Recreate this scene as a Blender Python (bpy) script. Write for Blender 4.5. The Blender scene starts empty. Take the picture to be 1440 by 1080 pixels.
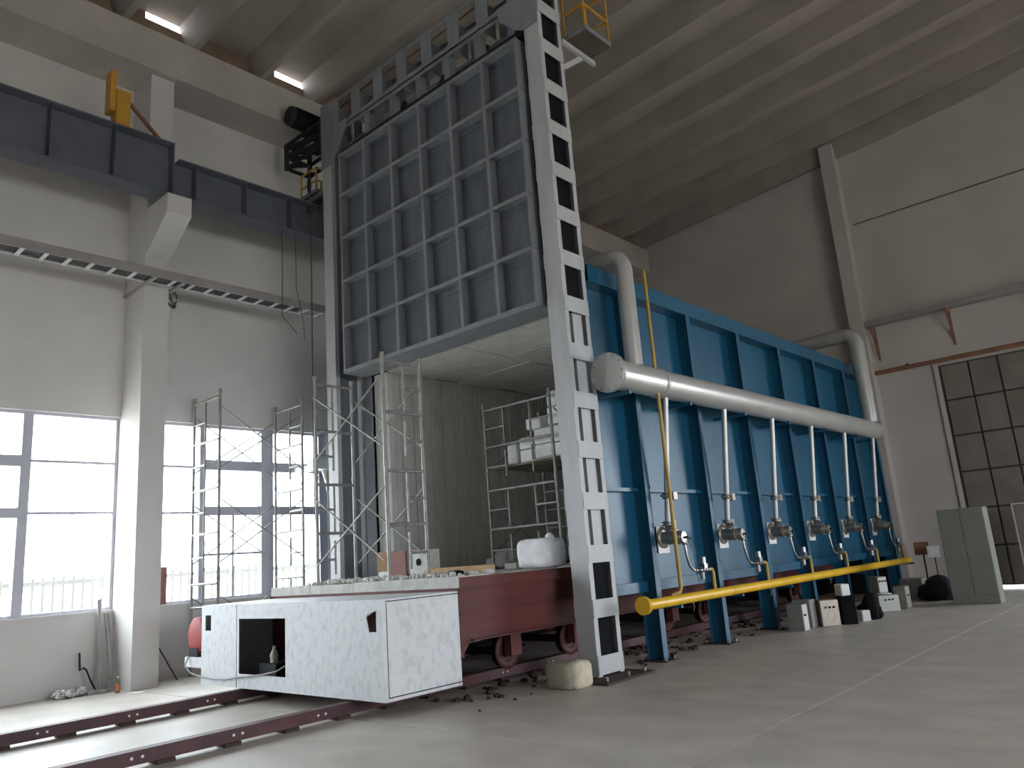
import bpy, math, random
from mathutils import Vector, Matrix

# ------------------------------------------------------------------ camera, sky, light, exposure
sc = bpy.context.scene
COL = sc.collection
rnd = random.Random(7)

cam_d = bpy.data.cameras.new('camera')
cam = bpy.data.objects.new('camera', cam_d)
COL.objects.link(cam)
sc.camera = cam
YAW, PITCH, ROLL = math.radians(-41.4734), math.radians(12.7988), math.radians(-4.3091)
_f = Vector((math.sin(YAW)*math.cos(PITCH), math.cos(YAW)*math.cos(PITCH), math.sin(PITCH)))
_r = Vector((math.cos(YAW), -math.sin(YAW), 0))
_u = _r.cross(_f)
_r2 = math.cos(ROLL)*_r + math.sin(ROLL)*_u
_u2 = -math.sin(ROLL)*_r + math.cos(ROLL)*_u
cam.matrix_world = Matrix(((_r2.x, _u2.x, -_f.x, 0), (_r2.y, _u2.y, -_f.y, 0), (_r2.z, _u2.z, -_f.z, 1.5), (0, 0, 0, 1)))
cam_d.sensor_width = 36
cam_d.lens = 1081.37/1440*36
cam_d.clip_start = 0.05
cam_d.clip_end = 400

SKY = 9.0
w = bpy.data.worlds.new('sky')
sc.world = w
w.use_nodes = True
bg = w.node_tree.nodes['Background']
bg.inputs['Color'].default_value = (0.88, 0.94, 1.0, 1)
bg.inputs['Strength'].default_value = SKY

def portal(name, loc, rot, sx, sy):
    l = bpy.data.lights.new(name, 'AREA')
    l.shape = 'RECTANGLE'; l.size = sx; l.size_y = sy
    l.cycles.is_portal = True
    o = bpy.data.objects.new(name, l); COL.objects.link(o)
    o.location = loc; o.rotation_euler = rot
    return o

R90 = math.pi/2
# daylight openings: left windows, right windows, the out-of-view doorway in the back wall
portal('window_daylight', (-13.62, 2.3, 2.75), (0, -R90, 0), 3.2, 5.7)
portal('window_daylight', (-13.62, 7.35, 2.75), (0, -R90, 0), 3.2, 3.8)
portal('window_daylight', (-13.62, -3.7, 2.75), (0, -R90, 0), 3.2, 5.7)
portal('window_daylight', (12.35, 5.0, 3.3), (0, R90, 0), 3.2, 10.2)
portal('doorway_daylight', (4.1, 21.85, 2.7), (-R90, 0, 0), 5.0, 5.4)

sc.view_settings.view_transform = 'Standard'
sc.view_settings.look = 'None'
sc.view_settings.exposure = 0.85
sc.view_settings.gamma = 1.0
sc.view_settings.use_curve_mapping = False
sc.cycles.use_denoising = True
sc.cycles.max_bounces = 9
sc.cycles.diffuse_bounces = 6
sc.cycles.transparent_max_bounces = 16
sc.cycles.sample_clamp_indirect = 12.0

# ------------------------------------------------------------------ materials
def mat(name, col, rough=0.6, metal=0.0, var=0.12, scale=3.0, bump=0.0, bscale=40.0, stretch=(1, 1, 1), col2=None, lo=0.35, hi=0.65, detail=5, spec=0.5):
    m = bpy.data.materials.new(name); m.use_nodes = True
    nt = m.node_tree; N = nt.nodes; L = nt.links
    p = N['Principled BSDF']
    p.inputs['Roughness'].default_value = rough
    p.inputs['Metallic'].default_value = metal
    p.inputs['Specular IOR Level'].default_value = spec
    geo = N.new('ShaderNodeNewGeometry')
    mp = N.new('ShaderNodeMapping'); mp.inputs['Scale'].default_value = stretch
    L.new(geo.outputs['Position'], mp.inputs['Vector'])
    nz = N.new('ShaderNodeTexNoise'); nz.inputs['Scale'].default_value = scale; nz.inputs['Detail'].default_value = detail
    L.new(mp.outputs['Vector'], nz.inputs['Vector'])
    rp = N.new('ShaderNodeValToRGB')
    rp.color_ramp.elements[0].position = lo; rp.color_ramp.elements[1].position = hi
    c2 = col2 if col2 else tuple(c*(1-var) for c in col)
    c1 = col if col2 else tuple(min(1, c*(1+var)) for c in col)
    rp.color_ramp.elements[0].color = (*c2, 1); rp.color_ramp.elements[1].color = (*c1, 1)
    L.new(nz.outputs['Fac'], rp.inputs['Fac'])
    L.new(rp.outputs['Color'], p.inputs['Base Color'])
    if bump:
        n2 = N.new('ShaderNodeTexNoise'); n2.inputs['Scale'].default_value = bscale; n2.inputs['Detail'].default_value = 4
        L.new(mp.outputs['Vector'], n2.inputs['Vector'])
        b = N.new('ShaderNodeBump'); b.inputs['Strength'].default_value = bump; b.inputs['Distance'].default_value = 0.02
        L.new(n2.outputs['Fac'], b.inputs['Height']); L.new(b.outputs['Normal'], p.inputs['Normal'])
    return m

M = dict(
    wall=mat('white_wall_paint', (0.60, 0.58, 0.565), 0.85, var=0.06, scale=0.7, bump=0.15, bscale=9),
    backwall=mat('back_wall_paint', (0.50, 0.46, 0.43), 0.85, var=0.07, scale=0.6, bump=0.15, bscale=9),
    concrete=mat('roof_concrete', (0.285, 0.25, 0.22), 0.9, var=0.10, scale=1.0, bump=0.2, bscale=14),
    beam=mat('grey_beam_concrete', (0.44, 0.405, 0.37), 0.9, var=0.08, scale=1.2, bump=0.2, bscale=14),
    plank=mat('weathered_plank', (0.17, 0.145, 0.115), 0.9, var=0.2, scale=6, stretch=(1, 6, 6)),
    rustdeck=mat('brown_deck', (0.10, 0.075, 0.06), 0.8, var=0.2),
    endplug=mat('brown_plug', (0.20, 0.14, 0.10), 0.9, var=0.15, scale=2.0),
    floor=mat('floor_concrete', (0.50, 0.46, 0.41), 0.47, var=0.13, scale=1.8, bump=0.06, bscale=30, detail=15, stretch=(0.9, 1.3, 1), lo=0.3, hi=0.7),
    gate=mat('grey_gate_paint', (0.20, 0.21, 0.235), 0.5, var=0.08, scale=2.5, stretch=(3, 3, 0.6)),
    gatepanel=mat('shade_darkened_panel_grey', (0.115, 0.127, 0.152), 0.5, var=0.10, scale=3, stretch=(4, 4, 0.5)),  # panel grey darkened to carry the shade in the door cells
    column=mat('pale_grey_column_paint', (0.42, 0.43, 0.445), 0.5, var=0.05, scale=2.5, stretch=(3, 3, 0.6)),
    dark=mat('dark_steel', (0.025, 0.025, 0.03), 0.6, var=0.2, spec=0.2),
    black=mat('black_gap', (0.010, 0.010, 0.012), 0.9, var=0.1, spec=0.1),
    girder=mat('slate_girder_paint', (0.105, 0.115, 0.14), 0.5, var=0.1, scale=2),
    blue=mat('blue_enamel', (0.009, 0.082, 0.155), 0.38, var=0.10, scale=1.3, stretch=(2, 2, 0.6)),
    white_box=mat('scuffed_white_paint', (0.62, 0.64, 0.66), 0.6, col2=(0.53, 0.55, 0.57), lo=0.36, hi=0.52, scale=12, stretch=(1.2, 1.2, 0.8), detail=12, bump=0.1, bscale=18),
    white=mat('white_sheet', (0.72, 0.72, 0.71), 0.6, var=0.06),
    fibre=mat('white_ceramic_fibre', (0.62, 0.615, 0.585), 1.0, var=0.07, scale=5, bump=0.5, bscale=60, stretch=(1, 1, 0.5)),
    refractory=mat('pale_refractory', (0.52, 0.51, 0.48), 0.95, var=0.14, scale=6, bump=0.6, bscale=40),
    red=mat('red_primer', (0.105, 0.024, 0.021), 0.7, var=0.25, scale=2.0, stretch=(1, 0.5, 3)),
    wheel=mat('worn_red_wheel', (0.085, 0.026, 0.022), 0.6, var=0.3, scale=5),
    rail=mat('maroon_rail', (0.075, 0.026, 0.03), 0.55, var=0.25, scale=3),
    railpad=mat('rusty_pad', (0.05, 0.025, 0.022), 0.8, var=0.3, scale=9),
    yellow=mat('yellow_gas_paint', (0.72, 0.43, 0.015), 0.35, var=0.07, scale=4),
    ochre=mat('ochre_pipe_paint', (0.42, 0.27, 0.05), 0.45, var=0.12, scale=4),
    orange=mat('orange_yellow_paint', (0.50, 0.26, 0.03), 0.5, var=0.12, scale=3),
    silver=mat('silver_pipe_paint', (0.46, 0.455, 0.44), 0.33, 0.35, var=0.05, scale=3),
    chrome=mat('plated_fitting', (0.36, 0.36, 0.35), 0.28, 0.85, var=0.15, scale=20),
    scaf=mat('galvanised_tube', (0.27, 0.26, 0.25), 0.45, 0.25, var=0.2, scale=7),
    frame=mat('window_frame_grey', (0.46, 0.46, 0.52), 0.5, var=0.05),
    tray=mat('grey_tray', (0.30, 0.275, 0.275), 0.6, var=0.1),
    traylight=mat('pale_rung', (0.52, 0.51, 0.50), 0.6, var=0.05),
    cable=mat('dark_cable', (0.05, 0.055, 0.055), 0.6, var=0.2),
    reddrum=mat('red_drum_paint', (0.30, 0.045, 0.04), 0.6, var=0.08),
    cardboard=mat('cardboard', (0.30, 0.19, 0.11), 0.9, var=0.1),
    timber=mat('raw_timber', (0.46, 0.30, 0.16), 0.8, var=0.2, scale=8, stretch=(1, 8, 8)),
    pinkboard=mat('dull_red_board', (0.24, 0.12, 0.105), 0.8, var=0.1),
    bag=mat('white_woven_bag', (0.74, 0.74, 0.76), 0.7, var=0.06, scale=8, bump=1.0, bscale=11),
    paper=mat('kraft_paper', (0.30, 0.265, 0.21), 0.9, var=0.12, scale=7, bump=0.5, bscale=12),
    sack=mat('cream_wrap', (0.55, 0.49, 0.38), 0.85, var=0.12, scale=9, bump=0.6, bscale=16),
    greycloth=mat('grey_cloth', (0.30, 0.29, 0.28), 0.95, var=0.15, scale=6, bump=0.5, bscale=18),
    cabinet=mat('grey_green_cabinet', (0.175, 0.18, 0.155), 0.5, var=0.04),
    ctrl=mat('grey_control_box', (0.20, 0.20, 0.19), 0.5, var=0.06),
    ctrlwhite=mat('pale_control_panel', (0.48, 0.48, 0.46), 0.5, var=0.05),
    steel=mat('brushed_steel_box', (0.30, 0.265, 0.225), 0.35, 0.5, var=0.15, scale=9, stretch=(6, 6, 1)),
    shutter=mat('dusty_shutter', (0.19, 0.165, 0.14), 0.8, var=0.13, scale=1.6),
    shutseam=mat('dark_seam', (0.055, 0.047, 0.042), 0.8, var=0.1),
    brownpipe=mat('brown_pipe', (0.24, 0.11, 0.065), 0.6, var=0.15),
    joint=mat('dark_joint', (0.15, 0.14, 0.13), 0.9, var=0.1),
    foil=mat('crumpled_foil', (0.62, 0.62, 0.62), 0.35, 0.6, var=0.3, scale=18),
    ground=mat('pale_yard', (0.62, 0.58, 0.50), 0.9, var=0.1, scale=0.6),
    fence=mat('grey_fence_paint', (0.13, 0.13, 0.125), 0.6, var=0.05),
    bottle=mat('orange_label', (0.52, 0.17, 0.07), 0.4, var=0.1),
    greenbottle=mat('green_bottle_plastic', (0.12, 0.16, 0.08), 0.25, var=0.1),
)
g = bpy.data.materials.new('window_glass'); g.use_nodes = True
nt = g.node_tree; nt.nodes.clear()
_o = nt.nodes.new('ShaderNodeOutputMaterial'); _mx = nt.nodes.new('ShaderNodeMixShader')
_t = nt.nodes.new('ShaderNodeBsdfTransparent'); _gl = nt.nodes.new('ShaderNodeBsdfGlossy')
_t.inputs[0].default_value = (0.93, 0.95, 0.95, 1); _gl.inputs['Roughness'].default_value = 0.02
_mx.inputs[0].default_value = 0.06
nt.links.new(_t.outputs[0], _mx.inputs[1]); nt.links.new(_gl.outputs[0], _mx.inputs[2]); nt.links.new(_mx.outputs[0], _o.inputs[0])
M['glass'] = g

# ------------------------------------------------------------------ mesh helpers
class MB:
    def __init__(s): s.v = []; s.f = []; s.sm = []
    def add(s, vs, fs, smooth=False):
        n = len(s.v); s.v += [tuple(v) for v in vs]
        for f in fs: s.f.append(tuple(i+n for i in f)); s.sm.append(smooth)
        return s
    def box(s, x0, x1, y0, y1, z0, z1):
        if x0 > x1: x0, x1 = x1, x0
        if y0 > y1: y0, y1 = y1, y0
        if z0 > z1: z0, z1 = z1, z0
        return s.add([(x0, y0, z0), (x1, y0, z0), (x1, y1, z0), (x0, y1, z0), (x0, y0, z1), (x1, y0, z1), (x1, y1, z1), (x0, y1, z1)],
                     [(0, 3, 2, 1), (4, 5, 6, 7), (0, 1, 5, 4), (1, 2, 6, 5), (2, 3, 7, 6), (3, 0, 4, 7)])
    def obox(s, c, size, rz=0.0, rx=0.0, ry=0.0):
        R = Matrix.Rotation(rz, 3, 'Z') @ Matrix.Rotation(ry, 3, 'Y') @ Matrix.Rotation(rx, 3, 'X')
        c = Vector(c); h = [k/2 for k in size]
        vs = [c + R @ Vector((sx*h[0], sy*h[1], sz*h[2])) for sz in (-1, 1) for sx, sy in ((-1, -1), (1, -1), (1, 1), (-1, 1))]
        return s.add(vs, [(0, 3, 2, 1), (4, 5, 6, 7), (0, 1, 5, 4), (1, 2, 6, 5), (2, 3, 7, 6), (3, 0, 4, 7)])
    def bar(s, a, b, wd, ht, up=(0, 0, 1)):
        a = Vector(a); b = Vector(b); d = (b-a).normalized(); up = Vector(up)
        if abs(d.dot(up)) > 0.98: up = Vector((1, 0, 0))
        x = d.cross(up).normalized(); y = x.cross(d)
        vs = [p + x*sx*wd/2 + y*sy*ht/2 for p in (a, b) for sx, sy in ((-1, -1), (1, -1), (1, 1), (-1, 1))]
        return s.add(vs, [(0, 3, 2, 1), (4, 5, 6, 7), (0, 1, 5, 4), (1, 2, 6, 5), (2, 3, 7, 6), (3, 0, 4, 7)])
    def cyl(s, a, b, r, n=16, r2=None, smooth=True):
        a = Vector(a); b = Vector(b); d = (b-a).normalized(); r2 = r if r2 is None else r2
        x = d.orthogonal().normalized(); y = d.cross(x)
        k = len(s.v)
        vs = []
        for p, rr in ((a, r), (b, r2)):
            vs += [p + (x*math.cos(2*math.pi*i/n) + y*math.sin(2*math.pi*i/n))*rr for i in range(n)]
        s.add(vs, [(i, (i+1) % n, n+(i+1) % n, n+i) for i in range(n)], smooth)
        s.add(vs[:n], [tuple(reversed(range(n)))]); s.add(vs[n:], [tuple(range(n))])
        return s
    def tube(s, pts, r, n=10, smooth=True):
        P = [Vector(p) for p in pts]; m = len(P)
        T = []
        for i in range(m):
            t = (P[min(i+1, m-1)] - P[max(i-1, 0)]); T.append(t.normalized())
        x = T[0].orthogonal().normalized(); rings = []
        for i in range(m):
            x = (x - T[i]*x.dot(T[i])).normalized(); y = T[i].cross(x)
            rings += [P[i] + (x*math.cos(2*math.pi*k/n) + y*math.sin(2*math.pi*k/n))*r for k in range(n)]
        s.add(rings, [(i*n+k, i*n+(k+1) % n, (i+1)*n+(k+1) % n, (i+1)*n+k) for i in range(m-1) for k in range(n)], smooth)
        s.add(rings[:n], [tuple(reversed(range(n)))]); s.add(rings[-n:], [tuple(range(n))])
        return s
    def prism(s, poly, vec):
        vec = Vector(vec); P = [Vector(p) for p in poly]; n = len(P)
        s.add(P + [p+vec for p in P], [tuple(reversed(range(n))), tuple(range(n, 2*n))] + [(i, (i+1) % n, n+(i+1) % n, n+i) for i in range(n)])
        return s
    def lathe(s, c, prof, axis='z', n=20, smooth=True):
        c = Vector(c); vs = []
        for r, h in prof:
            for i in range(n):
                a = 2*math.pi*i/n; u, v = r*math.cos(a), r*math.sin(a)
                vs.append(c + (Vector((u, v, h)) if axis == 'z' else Vector((h, u, v)) if axis == 'x' else Vector((v, h, u))))
        m = len(prof)
        s.add(vs, [(i*n+k, i*n+(k+1) % n, (i+1)*n+(k+1) % n, (i+1)*n+k) for i in range(m-1) for k in range(n)], smooth)
        s.add(vs[:n], [tuple(reversed(range(n)))]); s.add(vs[-n:], [tuple(range(n))])
        return s
    def lump(s, c, size, seed=0, n=10, m=7, jit=0.12, pw=1.0, smooth=True):
        r_ = random.Random(seed); c = Vector(c); vs = []
        for j in range(m+1):
            ph = math.pi*j/m
            for i in range(n):
                th = 2*math.pi*i/n
                def q(t): return math.copysign(abs(t)**pw, t)
                k = 1 + r_.uniform(-jit, jit)
                vs.append(c + Vector((size[0]/2*q(math.sin(ph))*q(math.cos(th))*k, size[1]/2*q(math.sin(ph))*q(math.sin(th))*k, size[2]/2*q(math.cos(ph))*(1+r_.uniform(-jit, jit)*0.6))))
        s.add(vs, [(j*n+i, (j+1)*n+i, (j+1)*n+(i+1) % n, j*n+(i+1) % n) for j in range(m) for i in range(n)], smooth)
        return s

def heap(c, size, n, seed):
    r_ = random.Random(seed); m = MB()
    for i in range(n):
        k = r_.uniform(.45, .75)
        x = c[0] + r_.uniform(-.5, .5)*size[0]*(1-k); y = c[1] + r_.uniform(-.5, .5)*size[1]*(1-k)
        h = size[2]*k*(1.0 if i else 1/k)
        m.lump((x, y, h*.46), (size[0]*k, size[1]*k, h), seed*10+i, 11, 7, .16, .75)
    return m

def wloc(o):
    l = Vector((0, 0, 0))
    while o: l += o.location; o = o.parent
    return l

def part(name, mb, material, parent=None, bevel=0, label=None, kind=None):
    off = wloc(parent) if parent else Vector((0, 0, 0))
    me = bpy.data.meshes.new(name)
    me.from_pydata([tuple(Vector(v)-off) for v in mb.v], [], mb.f)
    me.polygons.foreach_set('use_smooth', mb.sm)
    me.materials.append(M[material] if isinstance(material, str) else material)
    me.update()
    o = bpy.data.objects.new(name, me); COL.objects.link(o)
    if parent: o.parent = parent
    if bevel:
        b = o.modifiers.new('bevel', 'BEVEL'); b.width = bevel; b.segments = 2; b.limit_method = 'ANGLE'
    if label: o['label'] = label
    if kind: o['kind'] = kind
    return o

def struct(name, mb, material, parent=None):
    o = part(name, mb, material, parent)
    if not parent: o['kind'] = 'structure'
    return o

def empty(name, loc):
    o = bpy.data.objects.new(name, None); o.empty_display_size = 0.2
    COL.objects.link(o); o.location = loc
    return o

def tag(o, label, cat, group=None):
    o['label'] = label; o['category'] = cat
    if group: o['group'] = group
    return o

def thing(name, loc, label, cat, group=None):
    return tag(empty(name, loc), label, cat, group)

def lone(name, mb, material, label, cat, group=None, bevel=0, loc=None):
    """a thing that is one mesh, its origin at loc"""
    off = Vector(loc) if loc else Vector((0, 0, 0))
    mb.v = [tuple(Vector(v)-off) for v in mb.v]
    o = part(name, mb, material, None, bevel); o.location = off
    return tag(o, label, cat, group)

def copy_tree(o, parent=None):
    c = o.copy(); COL.objects.link(c)
    if parent: c.parent = parent
    for ch in list(o.children): copy_tree(ch, c)
    return c

def B(*a): return MB().box(*a)

# ------------------------------------------------------------------ the setting
XW, XR_, YB, YF = -13.3, 12.0, 21.4, -8.0      # inner faces of the hall
def roofz(x): return 11.25 + 0.09*((x if x < 0 else -x) + 12.4)   # underside of the roof ribs

# floor slabs with recessed joints
fl = struct('floor', B(-13.6, 12.3, -8.3, 21.7, -0.12, -0.02), 'joint')
xs = [-13.5, -3.08, 5.0, 12.2]; ys = [-8.2, -3.0, 5.15, 13.2, 21.6]
for i in range(3):
    for j in range(4):
        part('floor_slab', B(xs[i]+0.007, xs[i+1]-0.007, ys[j]+0.012, ys[j+1]-0.012, -0.02, 0), 'floor', fl)
struct('ground_outside', B(-60, -13.62, -40, 60, -0.3, -0.12), 'ground')
struct('ground_outside', B(-13.6, 60, -40, -8.3, -0.3, -0.12), 'ground')
struct('ground_outside', B(12.3, 60, -8.29, 59, -0.3, -0.12), 'ground')
struct('ground_outside', B(-13.6, 12.29, 21.71, 60, -0.3, -0.12), 'ground')

# left wall with window openings
bays = [(-6.7, -0.9), (-0.5, 5.09), (5.5, 9.17)]
wl = MB()
prev = -8.3
for a, b in bays:
    wl.box(-13.6, XW, prev, a, 0, 11.35)
    wl.box(-13.6, XW, a, b, 0, 1.18); wl.box(-13.6, XW, a, b, 4.3, 11.35)
    prev = b
wl.box(-13.6, XW, prev, 21.7, 0, 11.35)
struct('wall_left', wl, 'wall')

def window(n, a, b, posts, thick, thin, extra=()):
    """posts: (y0, y1); thick / thin transoms: (y0, y1, z0, z1)"""
    e = empty('window_%d' % n, (-13.42, (a+b)/2, 1.18)); e['kind'] = 'structure'
    fr = MB().box(-13.46, -13.36, a, a+0.05, 1.18, 4.3).box(-13.46, -13.36, b-0.05, b, 1.18, 4.3)
    fr.box(-13.46, -13.36, a+.05, b-.05, 4.25, 4.3).box(-13.46, -13.36, a+.05, b-.05, 1.18, 1.23)
    part('window_frame', fr, 'frame', e)
    part('window_sill', B(-13.36, -13.26, a+0.02, b-0.02, 1.15, 1.185), 'wall', e)
    for p in posts: part('mullion', B(-13.48, -13.34, p[0], p[1], 1.23, 4.25), 'frame', e)
    for t in thick: part('transom', B(-13.475, -13.345, *t), 'frame', e)
    for t in thin: part('glazing_bar', B(-13.45, -13.37, *t), 'frame', e)
    edges = [a+.05] + [q for p in posts for q in p] + [b-.05]
    for i in range(0, len(edges), 2):
        y0, y1 = edges[i], edges[i+1]
        zs = [1.23, 2.7, 3.5, 4.25]
        for k in range(3): part('pane', B(-13.415, -13.409, y0+.002, y1-.002, zs[k]+.002, zs[k+1]-.002), 'glass', e)
    return e
window(1, -6.7, -0.9, [(-4.6, -4.46), (-2.6, -2.46)], [(-4.46, -2.6, 3.43, 3.6), (-4.46, -2.6, 2.65, 2.8)], [(-6.65, -4.6, 2.68, 2.72), (-2.46, -0.95, 2.68, 2.72)])
window(2, -0.5, 5.09, [(1.2, 1.34), (3.67, 3.81)], [(1.34, 3.67, 3.43, 3.6), (1.34, 3.67, 2.65, 2.8)],
       [(3.81, 5.04, 3.505, 3.545), (3.81, 5.04, 2.70, 2.74), (-0.45, 1.2, 3.5, 3.54), (-0.45, 1.2, 2.7, 2.74)])
window(3, 5.5, 9.17, [(6.49, 6.60), (7.70, 7.95), (8.98, 9.10)], [(6.60, 7.70, 3.48, 3.66), (7.95, 8.98, 3.48, 3.66), (6.60, 7.70, 2.66, 2.82), (7.95, 8.98, 2.66, 2.82)],
       [(5.55, 6.49, 3.50, 3.54), (5.55, 6.49, 2.69, 2.73), (7.13, 7.17, 1.23, 2.66), (6.60, 7.13, 1.95, 1.99), (7.17, 7.70, 1.95, 1.99)])

# the other walls
bw = MB()
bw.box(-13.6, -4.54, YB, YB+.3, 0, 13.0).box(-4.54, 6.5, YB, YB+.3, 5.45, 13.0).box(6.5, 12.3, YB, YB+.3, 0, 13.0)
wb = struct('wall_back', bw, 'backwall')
part('panel_joint', B(-5.9, 11.9, YB-.012, YB, 9.78, 9.82), 'joint', wb)
rw = MB()
rw.box(XR_, 12.3, -8.3, 0, 0, 12.6).box(XR_, 12.3, 10, 21.7, 0, 12.6).box(XR_, 12.3, 0, 10, 0, 1.7).box(XR_, 12.3, 0, 10, 4.9, 12.6)
struct('wall_right', rw, 'wall')
fw = MB()
fw.box(-13.6, 12.3, -8.3, YF, 0, 13.2)
struct('wall_front', fw, 'wall')

# concrete pillars along the left wall, each with a corbel
trim = 0
for yc in (-0.7, 5.295, 11.3, 17.3):
    trim += 1
    p = struct('trim_%d' % trim, B(XW, -12.55, yc-.205, yc+.205, 0, 10.45), 'wall')
    cb = MB().prism([(-12.55, yc-.205, 6.95), (-12.55, yc-.205, 7.82), (-11.75, yc-.205, 7.82), (-11.75, yc-.205, 7.48)], (0, .41, 0))
    part('corbel', cb, 'wall', p, 0.012)
trim += 1
struct('trim_%d' % trim, MB().box(-6.36, -6.00, YB-.40, YB, 0, 12.2), 'backwall')
trim += 1
# roof beam along the left wall
struct('trim_%d' % trim, MB().box(XW, -12.42, -8, YB, 10.46, 11.25), 'beam')

# roof: slab and ribs
ce = MB()
for x0, x1 in ((-12.66, 0), (0, 12.3)):
    za, zb = roofz(x0)+.52, roofz(x1)+.52
    ce.add([(x0, -8.3, za), (x1, -8.3, zb), (x1, 21.7, zb), (x0, 21.7, za), (x0, -8.3, za+.25), (x1, -8.3, zb+.25), (x1, 21.7, zb+.25), (x0, 21.7, za+.25)],
           [(0, 3, 2, 1), (4, 5, 6, 7), (0, 1, 5, 4), (1, 2, 6, 5), (2, 3, 7, 6), (3, 0, 4, 7)])
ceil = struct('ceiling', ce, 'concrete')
SK = 0.04
ribs = [-7.3, -6.0, -4.7, -3.4, -2.1, -0.8, 0.5, 1.85, 3.2, 4.57, 5.83, 7.2, 8.47, 9.9, 11.35, 12.8, 14.25, 15.68, 17.05, 18.45, 19.8, 21.05]
for y in ribs:
    for x0, x1 in ((-12.66, 0), (0, 11.9)):
        rb = MB()
        vs = []
        for x in (x0, x1):
            z = roofz(x); yy = y + SK*(x+12.4)
            vs += [(x, yy-.055, z), (x, yy+.055, z), (x, yy+.22, z+.53), (x, yy-.22, z+.53)]
        rb.add(vs, [(0, 1, 2, 3), (7, 6, 5, 4), (0, 4, 5, 1), (1, 5, 6, 2), (3, 2, 6, 7), (0, 3, 7, 4)])
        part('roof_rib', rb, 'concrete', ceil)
# the dark ends between ribs above the beam; every other one leaves a slit of daylight
for i in range(len(ribs)-1):
    y0, y1 = ribs[i], ribs[i+1]
    top = 11.99
    slit = ribs[i] in (4.57, 7.2, 1.85)
    if slit: top = 11.62
    part('end_plug', B(-12.76, -12.66, y0+.05, y1-.05, 11.25, top), 'endplug', ceil)
    if slit: part('end_plug', B(-12.76, -12.66, y0+.05, y0+.42, 11.62, 11.99), 'endplug', ceil)

part('end_plug', B(-12.76, -12.66, ribs[-1]+.05, 21.7, 11.25, 11.99), 'endplug', ceil)
part('end_plug', B(-12.76, -12.66, -8.3, ribs[0]-.05, 11.25, 11.99), 'endplug', ceil)
for y in ribs: part('end_plug', B(-12.76, -12.67, y-.05, y+.05, 11.25, 11.99), 'endplug', ceil)
part('eave_closure', B(-13.3, -12.76, 21.4, 21.7, 11.25, 11.99), 'beam', ceil)

# sliding industrial door in the back wall
d = empty('door_1', (-1.8, YB, 0)); d['kind'] = 'structure'
part('door_leaf', B(-4.54, 1.5, YB-.02, YB+.06, 0.07, 5.45), 'shutseam', d)
for i in range(9):
    for j in range(6):
        x0 = -4.50 + i*0.626; z0 = 0.10 + j*0.89
        part('door_panel', B(x0+.018, x0+.608, YB-.055, YB-.02, z0+.02, z0+.87), 'shutter', d, 0.015)
part('door_jamb', B(-4.64, -4.54, YB-.07, YB+.02, 0, 5.5), 'backwall', d)

# outdoors: railing fence beyond the yard
fence = thing('yard_fence', (-19, 4, -0.12), 'grey metal picket fence across the yard outside the windows', 'fence')
part('fence_rail', B(-19.03, -18.97, -6, 14, 1.68, 1.77), 'fence', fence)
part('fence_rail', B(-19.03, -18.97, -6, 14, 0.15, 0.20), 'fence', fence)
pk = part('picket', B(-19.025, -18.975, -6.025, -5.975, -.12, 1.86), 'fence', fence)
for i in range(1, 100):
    c = pk.copy(); COL.objects.link(c); c.location = (0, i*0.2, 0)

# ------------------------------------------------------------------ crane girders on the left wall
def girder(y0, y1, z0, z1, label):
    t = thing('crane_girder', (-12.0, (y0+y1)/2, z0), label, 'girder', 'crane girders along the left wall')
    part('web', B(-12.008, -11.992, y0, y1, z0+.025, z1-.025), 'girder', t)
    part('top_flange', B(-12.2, -11.8, y0, y1, z1-.025, z1), 'girder', t)
    part('bottom_flange', B(-12.2, -11.8, y0, y1, z0, z0+.025), 'girder', t)
    n = int((y1-y0)/0.93)
    for k in range(n+1):
        y = y1-.012 - k*0.93
        part('stiffener', B(-11.992, -11.81, y-.008, y+.008, z0+.025, z1-.025), 'girder', t)
    return t
girder(-0.6, 5.22, 7.825, 8.78, 'deep slate blue crane girder at the upper left, in front of the pillar')
girder(5.30, 11.2, 7.825, 8.52, 'shallower slate blue crane girder between the corbel and the gate')
bp_ = thing('end_stop', (-11.95, 4.4, 8.78), 'yellow crane end stop with a brown strut on top of the girder', 'end stop')
part('buffer_box', B(-12.05, -11.82, 4.26, 4.48, 8.78, 9.42), 'orange', bp_, 0.01)
part('buffer_plate', B(-12.05, -11.82, 4.16, 4.25, 9.0, 9.72), 'orange', bp_, 0.01)
part('strut', MB().bar((-11.9, 4.46, 9.30), (-11.9, 5.0, 8.80), .05, .05), 'brownpipe', bp_)

# cable tray on the left wall
ct = thing('cable_tray', (-12.3, 5, 6.45), 'long grey ladder cable tray crossing the left wall above the windows', 'cable tray')
part('side_rail', B(-12.12, -12.10, -7.5, 8.45, 6.44, 6.59), 'tray', ct)
part('side_rail', B(-12.45, -12.43, -7.5, 8.45, 6.44, 6.50), 'traylight', ct)
r0 = part('rung', B(-12.43, -12.12, -7.13, -7.07, 6.44, 6.455), 'traylight', ct)
for i in range(1, 49):
    c = r0.copy(); COL.objects.link(c); c.location = (0, .321*i, 0)
for k in range(8):
    part('tray_cable', MB().tube([(-12.15-.036*k, y, 6.475+.004*math.sin(y*3+k)) for y in [-7.4+.9*i for i in range(18)]], .017, 6), 'cable', ct)
for y in (-0.7, 5.30):
    for q in (-.24, .24):
        part('bracket', B(-13.28, -12.05, y+q-.02, y+q+.02, 6.40, 6.438), 'tray', ct)
cc = MB()
for k in range(3):
    cc.tube([(-12.62-.05*k, 5.56+.12*math.cos(a+k), 6.32+.14*math.sin(a)) for a in [i*.5 for i in range(13)]], .012, 6)
lone('cable_coil', cc, 'cable', 'loose coil of dark cable hung below the tray beside the pillar', 'cable', loc=(-12.6, 5.56, 6.3))
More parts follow.
